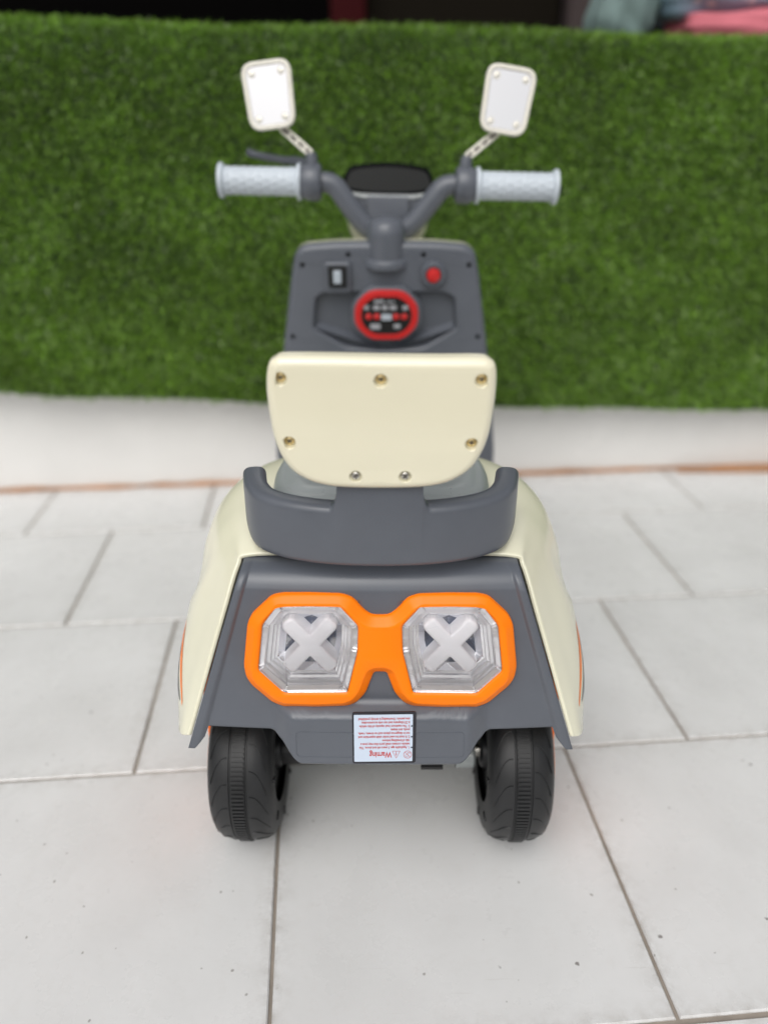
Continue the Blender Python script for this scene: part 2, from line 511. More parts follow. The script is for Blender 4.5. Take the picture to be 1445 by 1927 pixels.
for b0, wd, off, dp in rows:
    me = tile_mesh(wd - GAP, dp - GAP); me.materials.append(M['tile'])
    for k in range(-8, 9):
        a0 = off + k * wd
        c = a0 + wd / 2
        if abs(c) > 2.0 or (b0 > 0.8 and abs(c - 0.05) < 1.42): continue
        o = bpy.data.objects.new('tile', me); COL.objects.link(o); o.parent = floor
        p = place(c, b0 + dp / 2, rng.uniform(-0.0006, 0.0))
        o.location = p; o.rotation_euler = (rng.normal(0, 0.0008), rng.normal(0, 0.0008), TH + rng.normal(0, 0.0012))

# white counter that carries the turf
CF = 0.835
root = bpy.data.objects.new('display_counter', None); COL.objects.link(root)
root.location = place(0.05, CF + 0.3)
tag(root, 'low white stone counter hidden under a green turf cover', 'counter')
INV = Matrix.Translation(-root.location)
def child(mb, name, mats, root, smooth=40):
    o = mb.build(name, mats, root, smooth); o.data.transform(Matrix.Translation(-root.location)); return o
mb = MB(); mb.box(place(0.05, CF + 0.3, 0.369), (1.25, 0.3, 0.3695), X=E1, Y=E2, bev=0.004); child(mb, 'counter_body', 'counter', root)
mb = MB()
pth = [place(a, CF - 0.004 + rng.normal(0, 0.0008), 0.003 + rng.normal(0, 0.0006)) for a in np.linspace(-1.15, 1.2, 60)]
mb.tube(pth, [0.0042 + rng.normal(0, 0.0009) for _ in pth], 8); child(mb, 'floor_trim', 'wood', root)

# brown board lying on the floor along the counter foot
mb = MB()
bo = [(0.66, 0.815), (1.15, 0.815), (1.15, 0.755), (0.84, 0.797)]
plate(mb, Frame(place(0, 0, 0.0), E1, E2), rounded(bo, 0.004, 3), [(0, 0.0), (0, 0.004), (0.001, 0.005)])
tag(mb.build('wood_board', 'wood'), 'flat brown wooden board on the floor against the white counter foot', 'board')

# ---------------------------------------------------------------- turf drape
def drape(a, t):
    """a along the counter, t: 0 back on the top .. 1 hem.  returns point, outward normal"""
    hem = float(np.interp(a, [-1.1, -0.62, -0.5, -0.3, 0.0, 0.75, 1.2], [0.232, 0.215, 0.203, 0.190, 0.172, 0.142, 0.135])) + 0.002 * math.sin(a * 17)
    wave = 0.006 * math.sin(a * 6.3 + 0.8) + 0.004 * math.sin(a * 13.1)
    up = float(np.interp(a, [-0.65, 0.7], [0.025, 0.012])) + 0.003 * math.sin(a * 9)
    prof = [(CF + 0.28, 0.742), (CF + 0.05, 0.736 + up), (CF - 0.005, 0.732 + up), (CF - 0.032, 0.715 + up * 0.6), (CF - 0.047, 0.66), (CF - 0.058 + wave * 0.4, 0.5), (CF - 0.062 + wave, 0.33), (CF - 0.055 + wave * 1.6, hem)]
    return prof
NA = 150
al = np.linspace(-1.12, 1.22, NA)
grid = np.array([[(place(a, b, z)) for b, z in catmull(drape(a, 0), 5)] for a in al])      # NA x K x 3
K = grid.shape[1]
turf = bpy.data.objects.new('artificial_turf', None); COL.objects.link(turf); turf.location = place(0.05, CF, 0.73)
tag(turf, 'green artificial grass cover draped over the white counter', 'artificial turf')
mb = MB(); mb.loops([[p for p in grid[i]] for i in range(NA)], closed=False)
o = child(mb, 'turf_backing', 'turf_back', turf)
sol = o.modifiers.new('thick', 'SOLIDIFY'); sol.thickness = 0.004; sol.offset = 0

def make_blades(n):
    gi = rng.uniform(0, NA - 1.001, n)
    # spread evenly over arc length
    seg = np.linalg.norm(np.diff(grid[NA // 2], axis=0), axis=1); cum = np.concatenate([[0], np.cumsum(seg)])
    s0 = cum[8]
    gs = rng.uniform(s0, cum[-1], n); gk = np.interp(gs, cum, np.arange(K)); gk = np.minimum(gk, K - 1.001)
    i, k = gi.astype(int), gk.astype(int); fi, fk = (gi - i)[:, None], (gk - k)[:, None]
    A, B, C, D = grid[i, k], grid[i + 1, k], grid[i, k + 1], grid[i + 1, k + 1]
    P = A * (1 - fi) * (1 - fk) + B * fi * (1 - fk) + C * (1 - fi) * fk + D * fi * fk
    N = np.cross(B - A, C - A); N /= np.linalg.norm(N, axis=1)[:, None]
    N *= np.sign(np.sum(N * (-E2 * 0.8 + np.array([0, 0, 0.6])), 1))[:, None]
    down = np.array([0, 0, -1.0])
    jit = rng.normal(0, 0.50, (n, 3))
    dirn = N + jit + down * rng.uniform(-0.25, 0.35, (n, 1)); dirn /= np.linalg.norm(dirn, axis=1)[:, None]
    L = rng.uniform(0.008, 0.016, n)[:, None]
    side = np.cross(dirn, rng.normal(0, 1, (n, 3))); side /= np.linalg.norm(side, axis=1)[:, None]
    bend = rng.normal(0, 0.3, (n, 3)) + down * 0.35
    wd = rng.uniform(0.0006, 0.0011, n)[:, None]
    mid = P + dirn * L * 0.55; tip = P + dirn * L * 0.85 + bend * L * 0.38
    V = np.stack([P - side * wd, P + side * wd, mid + side * wd * 0.9, mid - side * wd * 0.9, tip], 1).reshape(-1, 3)
    V -= np.array(turf.location)
    me = bpy.data.meshes.new('grass_blades')
    me.vertices.add(n * 5); me.vertices.foreach_set('co', V.astype(np.float32).ravel())
    base = np.arange(n)[:, None] * 5
    loops = np.concatenate([base + np.array([[0, 1, 2, 3]]), base + np.array([[3, 2, 4]])], 1).ravel()
    me.loops.add(n * 7); me.loops.foreach_set('vertex_index', loops.astype(np.int32))
    st = (np.arange(n)[:, None] * 7 + np.array([[0, 4]])).ravel()
    me.polygons.add(n * 2); me.polygons.foreach_set('loop_start', st.astype(np.int32))
    me.update(calc_edges=True); me.validate()
    return me
o = link('grass_blades', make_blades(280000), 'blade', turf, smooth=0); o['kind'] = 'stuff'

# ---------------------------------------------------------------- shop interior beyond the counter, its shade put into the base colours
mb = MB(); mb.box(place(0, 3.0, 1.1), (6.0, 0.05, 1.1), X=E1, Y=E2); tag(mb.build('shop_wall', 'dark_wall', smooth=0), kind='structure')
def post(name, m, a0, a1, b, h, lab, cat, dpt=0.04):
    mb = MB(); mb.box(place((a0 + a1) / 2, b, h / 2), ((a1 - a0) / 2, dpt, h / 2), X=E1, Y=E2, bev=0.008)
    tag(mb.build(name, m), lab, cat)
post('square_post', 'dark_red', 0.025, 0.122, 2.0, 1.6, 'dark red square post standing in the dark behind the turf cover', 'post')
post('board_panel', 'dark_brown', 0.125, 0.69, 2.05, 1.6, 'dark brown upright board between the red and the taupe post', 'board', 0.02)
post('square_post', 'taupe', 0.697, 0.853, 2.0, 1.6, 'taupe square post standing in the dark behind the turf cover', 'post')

def cushion(name, m, a, b, z, hx, hy, hz, lab, rz=0.0, ry=0.0, cr=6):
    bm = bmesh.new()
    bmesh.ops.create_uvsphere(bm, u_segments=64, v_segments=32, radius=1)
    ph = rng.uniform(0, 6, 6)
    for v in bm.verts:
        p = np.array(v.co); q = np.sign(p) * np.abs(p) ** 0.62
        wr = 1 + 0.05 * math.sin(5 * q[0] + 3 * q[2] + ph[0]) + 0.035 * math.sin(9 * q[0] - 7 * q[1] + ph[1]) + 0.03 * math.sin(11 * q[2] + 4 * q[0] + ph[2])
        v.co = Vector((q[0] * hx * wr, q[1] * hy * wr, q[2] * hz * wr))
    me = bpy.data.meshes.new(name); bm.to_mesh(me); bm.free()
    o = link(name, me, m, None, 180)
    o.location = place(a, b, z); o.rotation_euler = (0, ry, TH + rz)
    tag(o, lab, 'cushion')
cushion('cushion', 'cush_pink', 0.76, CF + 0.17, 0.775, 0.16, 0.10, 0.034, 'pink cloth cushion lying on the turf cover under the blue one', ry=-0.05)
cushion('cushion', 'cush_green', 0.525, CF + 0.20, 0.825, 0.055, 0.07, 0.085, 'grey green cloth cushion propped beside the blue one on the turf', ry=0.2)
cushion('cushion', 'cush_blue', 0.70, CF + 0.185, 0.848, 0.15, 0.10, 0.055, 'pale blue cushion with white dots lying on the pink one', ry=-0.10)

# ================================================================== SCOOTER
T = bpy.data.objects.new('toy_scooter', None); COL.objects.link(T)
tag(T, 'cream and grey ride-on toy scooter with orange goggle-shaped tail light on white tiles', 'toy scooter')

# ---- wheels
RW, HW, HT = 0.080, 0.027, 0.120
def make_wheel(name, xc, yc, inner):
    """inner: sign of x towards the middle of the scooter"""
    O = np.array([xc, yc, RW]); s = -inner
    A = np.array([1.0, 0, 0])
    # rim body: dished disc on the inner side with openings, closed on the outside
    mb = MB()
    fr = Frame(O + A * inner * 0.020, (0, inner, 0), (0, 0, 1))
    ops = [(rounded([(0.021 * math.cos(a - 0.5), 0.021 * math.sin(a - 0.5)), (0.041 * math.cos(a - 0.42), 0.041 * math.sin(a - 0.42)), (0.043 * math.cos(a), 0.043 * math.sin(a)), (0.041 * math.cos(a + 0.42), 0.041 * math.sin(a + 0.42)), (0.021 * math.cos(a + 0.5), 0.021 * math.sin(a + 0.5))], 0.006, 4), [(0, 0.0), (0.001, -0.002), (0.002, -0.016)], True) for a in np.arange(5) * 2 * math.pi / 5 + 0.3]
    plate(mb, fr, circle((0, 0), 0.052, 64), [(0, -0.035), (0, 0.0)], ops, back=True)
    mb.lathe([(0.0, 0.017), (0.007, 0.016), (0.009, 0.013), (0.009, 0.0005)], O + A * inner * 0.020, A * inner, 32)
    wheel = mb.build(name, 'rubber', T)
    # tyre
    h = [(-0.0265, 0.046), (-0.0275, 0.052), (-0.0283, 0.060), (-0.0272, 0.0675), (-0.0240, 0.0728), (-0.0185, 0.0762), (-0.0120, 0.0778), (-0.0078, 0.0784), (-0.0072, 0.0776), (-0.0064, 0.0776), (-0.0058, 0.0786)]
    prof = h + [(-a, r) for a, r in reversed(h)]
    mb = MB(); mb.lathe(prof, O, A, 128); mb.build('tyre', 'rubber', wheel, 50)
    # centre bars, joined: each is only a few pixels
    mb = MB(); n = 128
    for k in range(n):
        t = 2 * math.pi * k / n; rd = np.array([0, math.cos(t), math.sin(t)]); tg = np.array([0, -math.sin(t), math.cos(t)])
        mb.box(O + rd * 0.0788, (0.0050, 0.0010, 0.0012), X=A, Y=tg, Z=rd)
    mb.build('tread_bars', 'rubber', wheel, 0)['kind'] = 'stuff'
    # curved sipes on both shoulders
    mb = MB(); n = 22
    def surf(ax, t, off):
        r = np.interp(abs(ax), [0.0078, 0.012, 0.0185, 0.024, 0.0272], [0.0784, 0.0778, 0.0762, 0.0728, 0.0675]) + off
        return O + A * ax + np.array([0, math.cos(t), math.sin(t)]) * r
    for sd_ in (-1, 1):
        for k in range(n):
            t0 = 2 * math.pi * (k + 0.25 * sd_) / n
            pts = []
            for q in np.linspace(0, 1, 9):
                ax = sd_ * (0.0095 + 0.0145 * q); t = t0 + 0.30 * q ** 2.4
                pts.append((ax, t))
            ls = [[surf(ax, t - 0.010, -0.0006), surf(ax, t - 0.004, 0.0008), surf(ax, t + 0.004, 0.0007), surf(ax, t + 0.010, -0.0006)] for ax, t in pts]
            mb.loops(ls, False)
    mb.build('tread_sipes', 'rubber', wheel, 30)['kind'] = 'stuff'
    # small raised black blocks standing in for shaded slots of the inner sidewall
    for k in range(8):
        mb = MB()
        t = 2 * math.pi * (k + 0.6) / 8; rd = np.array([0, math.cos(t), math.sin(t)]); tg = np.array([0, -math.sin(t), math.cos(t)])
        mb.box(O + A * inner * 0.0282 + rd * 0.0605, (0.0014, 0.0018, 0.0042), X=A, Y=tg, Z=rd, bev=0.0012)
        mb.build('slot_shade_block', 'black', wheel)
    mb = MB(); mb.lathe([(0.020, 0.054), (0.0285, 0.054), (0.0310, 0.051), (0.0320, 0.046), (0.0290, 0.040), (0.0290, 0.022), (0.036, 0.018), (0.036, 0.0005)], O, A * s, 48)
    mb.build('hub_cap', 'orange', wheel)
    return wheel
make_wheel('wheel', -HT, 0.0, 1)
make_wheel('wheel', HT, 0.0, -1)
make_wheel('wheel', 0.0, 0.545, 1)

mb = MB(); mb.tube([(-0.135, 0, RW), (0.135, 0, RW)], 0.007, 16); mb.build('axle', 'steel', T)
mb = MB(); mb.box((0.0, 0.085, 0.185), (0.085, 0.145, 0.055), bev=0.012)
mb.tube([(-0.092, 0, RW), (-0.055, 0, RW + 0.002)], 0.014, 24); mb.box((-0.074, 0.012, 0.120), (0.012, 0.022, 0.032), bev=0.006)
mb.box((0.076, 0.012, 0.120), (0.010, 0.022, 0.032), bev=0.006)
mb.box((0.044, -0.045, 0.116), (0.0085, 0.004, 0.010)); mb.box((0.044, -0.046, 0.1045), (0.0095, 0.004, 0.0015))
mb.build('chassis', 'black', T)
mb = MB(); mb.lathe([(0, 0.011), (0.016, 0.011), (0.018, 0.009), (0.018, 0.0005)], (0.068, -0.010, 0.082), (1, 0, 0), 24); mb.build('motor_shaft', 'seat', T)

# ---- rear panel
PROF = catmull([(-0.0998, 0.1516), (-0.0950, 0.186), (-0.0868, 0.245), (-0.0800, 0.291), (-0.0775, 0.3025), (-0.0715, 0.3095), (-0.0620, 0.3125), (-0.050, 0.3135)], 10)
ZS = PROF[:, 1]
def pw(z): return 0.1430 + (0.186 - z) * (0.1430 - 0.1015) / (0.3130 - 0.186)
def zbot(u):
    return float(np.interp(abs(u), [0, 0.24, 0.30, 0.35, 0.395, 0.435, 0.475, 0.51, 0.535, 0.56, 0.59, 0.925, 0.93, 0.965, 1.0], [0.1585, 0.1585, 0.1593, 0.1614, 0.1648, 0.1698, 0.1757, 0.1805, 0.1820, 0.1850, 0.1862, 0.1868, 0.1780, 0.1690, 0.1690]))
def panel_pt(u, s, off=0.0):
    """s 0 bottom .. 1 top"""
    zb = zbot(u); k0 = np.interp(zb, ZS, np.arange(len(ZS))); k = k0 + (len(ZS) - 1 - k0) * s
    y = np.interp(k, np.arange(len(ZS)), PROF[:, 0]); z = np.interp(k, np.arange(len(ZS)), PROF[:, 1])
    x = u * pw(z)
    bulge = 0.0125 * (1 - smooth01(z, 0.2050, 0.2125)) * (1 - smooth01(abs(x), 0.064, 0.084))
    under = 0.010 * (1 - smooth01(z, 0.157, 0.1675)) * (1 - smooth01(abs(u), 0.40, 0.5))
    ridge = 0.0030 * smooth01(abs(u), 0.925, 0.955)
    bow = 0.004 * u * u
    return np.array([x, y - bulge + under - ridge + bow - off, z])
us = sorted(set(np.round(np.concatenate([np.linspace(-0.30, 0.30, 13), np.linspace(0.3, 0.6, 25), -np.linspace(0.3, 0.6, 25), np.linspace(0.6, 0.92, 9), -np.linspace(0.6, 0.92, 9), [0.925, 0.93, 0.94, 0.955, 0.965, 0.98, 1.0], [-0.925, -0.93, -0.94, -0.955, -0.965, -0.98, -1.0]]), 4)))
ss = np.concatenate([np.linspace(0, 0.48, 90), np.linspace(0.5, 1, 34)])
mb = MB(); mb.loops([[panel_pt(u, s) for s in ss] for u in us], closed=False)
panel = mb.build('rear_panel', 'grey', T, 50)
sol = panel.modifiers.new('thick', 'SOLIDIFY'); sol.thickness = 0.0026; sol.offset = -1
bm = bmesh.new(); bm.from_mesh(panel.data)      # opening behind the tail light
bmesh.ops.delete(bm, geom=[f for f in bm.faces if all(0.219 < v.co.z < 0.293 and 0.004 < abs(v.co.x) < 0.094 and abs(v.co.x) > 0.012 and not (abs(v.co.x) > 0.078 and (v.co.z > 0.277 or v.co.z < 0.235)) for v in f.verts)], context='FACES')
bm.to_mesh(panel.data); bm.free()
def surf_y(x, z):
    """panel depth at x, z (front face)"""
    u = x / pw(z); y = np.interp(z, PROF[:, 1], PROF[:, 0])
    bulge = 0.0125 * (1 - smooth01(z, 0.2050, 0.2125)) * (1 - smooth01(abs(x), 0.064, 0.084))
    under = 0.010 * (1 - smooth01(z, 0.157, 0.1675)) * (1 - smooth01(abs(u), 0.40, 0.5))
    return y - bulge + under + 0.004 * u * u
# engraved border lines on the lip
for sgn in (-1, 1):
    mb = MB(); L = rrect(sgn * 0.041, 0.1830, 0.0225, 0.0110, 0.004, 5)
    Li = inset(ccw(L), 0.0006)
    Lo = ccw(L)
    mb.loops([[(p[0], surf_y(p[0], p[1]) + 0.0006, p[1]) for p in Lo], [(p[0], surf_y(p[0], p[1]) - 0.00035, p[1]) for p in inset(Lo, 0.0002)], [(p[0], surf_y(p[0], p[1]) - 0.00035, p[1]) for p in inset(Lo, 0.0005)], [(p[0], surf_y(p[0], p[1]) + 0.0006, p[1]) for p in inset(Lo, 0.0007)]])
    mb.build('moulded_outline', 'grey', panel)

# ---- tail light
A8 = R(8)
LF = Frame((0.0, -0.1019, 0.1832), (1, 0, 0), (0, math.sin(A8), math.cos(A8)))     # W points to the rear
half = [(0.0, 0.1035), (0.0066, 0.1038), (0.0126, 0.1089), (0.0194, 0.1173), (0.027, 0.1201), (0.05, 0.1206), (0.0698, 0.1201), (0.0776, 0.1181), (0.0921, 0.1039), (0.0955, 0.0971), (0.0999, 0.0625), (0.0987, 0.0530), (0.095, 0.0465), (0.0805, 0.032), (0.0718, 0.028), (0.0477, 0.0272), (0.0252, 0.0283), (0.0172, 0.032), (0.0107, 0.0401), (0.0073, 0.0500), (0.0046, 0.0578), (0.0, 0.058)]
full = half[:-1] + [half[-1]] + [(-x, y) for x, y in reversed(half[1:-1])]
full = [(x * 1.012, 0.0248 + (y_ - 0.0272) * (0.1180 - 0.0248) / (0.1206 - 0.0272)) for x, y_ in full]
full = rounded(full, 0.0032, 5)
lens_r = [(0.0741, 0.1118), (0.0288, 0.1118), (0.0140, 0.0945), (0.0147, 0.0730), (0.0227, 0.0383), (0.0722, 0.0378), (0.0915, 0.0580), (0.0866, 0.0954)]
lens_r = rounded([(x, y_ + 0.001) for x, y_ in lens_r], 0.0030, 5)
lens_l = [(-x, y) for x, y in lens_r]
holes = [(L, [(0, 0.0019), (0.0010, 0.0013), (0.0018, 0.0005), (0.0018, -0.012)], False) for L in (lens_r, lens_l)]
mb = MB()
plate(mb, LF, full, [(0, -0.020), (0, -0.0048), (0.0005, -0.0036), (0.0016, -0.0028), (0.0056, 0.0012), (0.0062, 0.0016), (0.0070, 0.0019)], holes, back=True)
bezel = mb.build('tail_light_bezel', 'orange', T, 35)
for sgn, L in ((1, lens_r), (-1, lens_l)):
    P = inset(ccw(L), 0.0018)
    mb = MB()   # stepped chrome bowl
    st = [(0, -0.0015), (0.0045, -0.0020), (0.0052, -0.0042), (0.0075, -0.0046), (0.0082, -0.0072), (0.0100, -0.0076), (0.0106, -0.0105), (0.0122, -0.0108)]
    mb.loops([[LF(*p, w) for p in inset(P, i)] for i, w in st], mi=0)
    c = P.mean(0)
    q1 = inset(P, 0.0122); q2 = c + (q1 - c) * 0.80
    mb.loops([[LF(*p, -0.0108) for p in q1], [LF(*p, -0.0145) for p in q2]], mi=1)
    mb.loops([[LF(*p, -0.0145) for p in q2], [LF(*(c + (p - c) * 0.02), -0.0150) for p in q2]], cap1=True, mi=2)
    mb.build('reflector', ['clear_step', 'chrome', 'slate_reflection'], bezel, 25)
    mb = MB()   # milky cross: one outline with four arms
    cx, cy, hw_, ln = sgn * 0.0512, 0.0788, 0.0058, 0.0256
    an = [R(48), R(132), R(228), R(312)]; loop = []
    for k in range(4):
        d = np.array([math.cos(an[k]), math.sin(an[k])]); n_ = np.array([-d[1], d[0]]); d2 = np.array([math.cos(an[(k + 1) % 4]), math.sin(an[(k + 1) % 4])])
        loop += [d * ln - n_ * hw_, d * ln + n_ * hw_]
        hlf = (R(84) if k % 2 == 0 else R(96)) / 2
        loop.append((d + d2) / np.linalg.norm(d + d2) * hw_ / math.sin(hlf))
    loop = rounded([p + np.array([cx, cy]) for p in loop], [0.0045, 0.0045, 0.0012] * 4, 6)
    plate(mb, LF, loop, [(-0.0010, -0.0148), (0, -0.0035)] + quarter(0.0020, 0.0020, 0.0006, 5), back=False)
    mb.build('light_element', 'white_x', bezel, 50)
    mb = MB()   # clear cover: bevelled shallow dome
    mb.loops([[LF(*p, w) for p in inset(P, i)] for i, w in [(0, -0.001), (0.0002, 0.0012), (0.0010, 0.0018), (0.0042, 0.0020), (0.0050, 0.0034), (0.0075, 0.0040)]], cap1=True)
    mb.build('lens', 'lens', bezel, 25)
    for k in range(0, len(P), 5):      # little ticks moulded in the lens rim
        mb = MB()
        p = P[(k + 2) % len(P)]; d = c - p; d /= np.linalg.norm(d)
        mb.box(LF(*(p + d * 0.0026), 0.0004), (0.0004, 0.0019, 0.0012), X=LF.U * -d[1] + LF.V * d[0], Y=LF.U * d[0] + LF.V * d[1], Z=LF.W)
        mb.build('rim_tick', 'clear_step', bezel, 0)

# ---- warning label (stuck on upside down)
LBL = Frame((0.0030, -0.10705, 0.1895), (1, 0, math.tan(R(1.2))), (0, math.sin(R(8)), math.cos(R(8))))
LBL.V = LBL.V * 1.09
LW, LH = 0.0238, 0.0203
mb = MB(); plate(mb, LBL, rrect(0, 0, LW, LH, 0.002, 5), [(0, -0.0006), (0, 0.0002)])
label = mb.build('warning_label', 'label_border', T, 30)
label['label'] = 'pale blue warning sticker printed in red, stuck on upside down'
mb = MB(); mb.add([LBL(*p, 0.00035) for p in rrect(-0.0006, -0.0002, LW - 0.0019, LH - 0.0017, 0.0005, 3)], [tuple(range(12))]); mb.build('label_face', 'label', label, 0)
ink = MB(); dots = MB()
def put(body, x, y, size, width=None):
    """x,y in the sticker's own upright millimetre frame, origin its centre"""
    v, f = text_mesh(body, size)
    sx = 1.0
    if width: sx = width / (v[:, 0].max() - v[:, 0].min())
    ink.add([LBL(-(x + p[0] * sx), -(y + p[1]), 0.0005) for p in v], f)
lines = ['1. Applicable age: 3 years old and above. This', 'vehicle contains small parts that may pose a', 'risk of breathing indoors', '2. It must be used under adult supervision and', 'not in dangerous places such as streets, roads,', 'pools, and slopes.', '3. The maximum load capacity of this vehicle', 'is 25 kilograms and can only accommodate', 'one person. Overloading is strictly prohibited']
wid = [0.0375, 0.037, 0.0205, 0.0385, 0.0385, 0.0145, 0.0375, 0.0358, 0.0383]
y = 0.0068
for i, (l, wd) in enumerate(zip(lines, wid)):
    put(l, -0.0192, y, 0.0027, wd)
    if l[0].isdigit() and l[1] == '.':
        dots.add([LBL(-(-0.0206 + p[0]), -(y + 0.0009 + p[1]), 0.0005) for p in circle((0, 0), 0.00065, 14)], [tuple(range(14))])
    y -= 0.00283
put('Warning', -0.0056, 0.0112, 0.0064, 0.0168)
def stroke(pts, wd, closed=True):
    P = ccw(pts); ink.loops([[LBL(-p[0], -p[1], 0.0005) for p in P], [LBL(-p[0], -p[1], 0.0005) for p in inset(P, wd)]], closed)
stroke([(-0.0122, 0.0104), (-0.0060, 0.0104), (-0.0091, 0.0164)], 0.00028)
put('!', -0.0096, 0.0110, 0.0042)
stroke(circle((-0.0177, 0.0134), 0.0031, 32), 0.00032)
ink.add([LBL(-p[0], -p[1], 0.00055) for p in [(-0.0199, 0.0154), (-0.0197, 0.0156), (-0.0155, 0.0114), (-0.0157, 0.0112)]], [(0, 1, 2, 3)])
stroke(circle((-0.0171, 0.0143), 0.0011, 16), 0.0002)
put('0-3', -0.0196, 0.0115, 0.0016)
ink.build('label_print', 'label_ink', label, 0, fix=False)
dots.build('label_bullets', 'label_dot', label, 0, fix=False)

# ---- cream body shell
secs = [
 [(0.1465, -0.0945, 0.1800), (0.1385, -0.0910, 0.2050), (0.1262, -0.0845, 0.2440), (0.1140, -0.0745, 0.2820), (0.1055, -0.0570, 0.3080), (0.0980, -0.0530, 0.3148), (0.0500, -0.0520, 0.3160), (0.0, -0.0515, 0.3165)],
 [(0.1565, -0.0830, 0.1720), (0.1500, -0.0740, 0.2030), (0.1365, -0.0640, 0.2460), (0.1250, -0.0480, 0.2840), (0.1150, -0.0330, 0.3100), (0.0990, -0.0280, 0.3220), (0.0500, -0.0260, 0.3240), (0.0, -0.0260, 0.3245)],
 [(0.1670, -0.0450, 0.1520), (0.1655, -0.0350, 0.2000), (0.1540, -0.0250, 0.2460), (0.1405, -0.0080, 0.2860), (0.1270, 0.0040, 0.3130), (0.1030, 0.0080, 0.3280), (0.0500, 0.0080, 0.3300), (0.0, 0.0080, 0.3300)],
 [(0.1695, 0.0150, 0.1400), (0.1670, 0.0200, 0.2000), (0.1590, 0.0250, 0.2460), (0.1470, 0.0400, 0.2880), (0.1325, 0.0560, 0.3160), (0.1060, 0.0640, 0.3300), (0.0500, 0.0640, 0.3320), (0.0, 0.0640, 0.3320)],
 [(0.1560, 0.0950, 0.1320), (0.1570, 0.1000, 0.2000), (0.1490, 0.1050, 0.2460), (0.1340, 0.1120, 0.2860), (0.1150, 0.1180, 0.3120), (0.0880, 0.1200, 0.3240), (0.0450, 0.1200, 0.3250), (0.0, 0.1200, 0.3250)],
 [(0.1250, 0.1750, 0.1250), (0.1260, 0.1780, 0.1900), (0.1180, 0.1780, 0.2360), (0.1040, 0.1780, 0.2720), (0.0880, 0.1760, 0.2960), (0.0680, 0.1750, 0.3060), (0.0350, 0.1750, 0.3080), (0.0, 0.1750, 0.3080)],
 [(0.0880, 0.2300, 0.1200), (0.0880, 0.2300, 0.1700), (0.0820, 0.2280, 0.2100), (0.0720, 0.2240, 0.2420), (0.0600, 0.2200, 0.2600), (0.0450, 0.2180, 0.2680), (0.0240, 0.2170, 0.2700), (0.0, 0.2170, 0.2700)],
]
SE = np.array([catmull(s, 6) for s in secs])                 # sections x pts x 3
SG = np.stack([catmull(SE[:, j], 8) for j in range(SE.shape[1])], 1)   # along x around x 3
# swoosh crease on the flanks
def shell_grid(sg):
    g = SG.copy(); n, m, _ = g.shape
    for i in range(n):
        for j in range(m):
            x, y_, z = g[i, j]
            line = 0.262 - 0.55 * (y_ + 0.03) + 3.0 * max(0, y_ - 0.03) ** 2
            amt = 0.0035 * smooth01(z, line - 0.004, line + 0.012) * (1 - smooth01(z, line + 0.02, line + 0.06)) * smooth01(y_, -0.03, 0.0)
            g[i, j, 0] -= amt
    g[:, :, 0] *= sg
    return g
GR, GL = shell_grid(1), shell_grid(-1)
mb = MB()
rows_ = [list(GR[i]) + list(GL[i][::-1][1:]) for i in range(len(GR))]
mb.loops(rows_, closed=False)
shell = mb.build('body_shell', 'cream2', T, 50)
sol = shell.modifiers.new('thick', 'SOLIDIFY'); sol.thickness = 0.0036; sol.offset = 0
bv = shell.modifiers.new('round', 'BEVEL'); bv.width = 0.0011; bv.segments = 2; bv.limit_method = 'ANGLE'; bv.angle_limit = R(50)
# stripes on the flanks
def strip(name, m, g, i0, i1, jf0, jf1):
    mb = MB(); ls = []
    for i in range(i0, i1 + 1):
        a, b = jf0(i), jf1(i); row = []
        for q in np.linspace(a, b, 5):
            k = int(min(q, g.shape[1] - 2)); f = q - k; p = g[i, k] * (1 - f) + g[i, k + 1] * f
            row.append(p + np.array([np.sign(p[0]) * 0.0023, 0, 0]))
        ls.append(row)
    mb.loops(ls, closed=False); mb.build(name, m, shell, 60)
for g in (GR, GL):
    strip('orange_stripe', 'orange', g, 9, 17, lambda i: 4.0 + 0.65 * (i - 9), lambda i: 4.6 + 0.80 * (i - 9))
    strip('dark_stripe', 'grey', g, 11, 20, lambda i: 4.0 + 0.1 * (i - 11), lambda i: 4.2 + 0.50 * (i - 11))

for s in (-1, 1):
    mb = MB(); mb.box((s * 0.1520, 0.012, 0.150), (0.0032, 0.030, 0.058), bev=0.0015); mb.build('side_trim', 'orange', T)

# ---- seat
mb = MB()
def seat_loop(sc, z, dy=0.0):
    base = rounded([(-0.084, -0.022), (0.084, -0.022), (0.092, 0.05), (0.070, 0.17), (-0.070, 0.17), (-0.092, 0.05)], 0.03, 8)
    c = np.array([0, 0.07]); return [(c[0] + (p[0] - c[0]) * sc, c[1] + (p[1] - c[1]) * sc + dy, z) for p in base]
mb.loops([seat_loop(1.0, 0.318), seat_loop(1.0, 0.333), seat_loop(0.985, 0.340), seat_loop(0.95, 0.3445), seat_loop(0.90, 0.3465), seat_loop(0.885, 0.3458), seat_loop(0.86, 0.3472), seat_loop(0.75, 0.3500), seat_loop(0.735, 0.3490), seat_loop(0.71, 0.3500), seat_loop(0.5, 0.3495), seat_loop(0.2, 0.348)], cap0=True, cap1=True)
mb.build('seat', 'seat', T, 60)

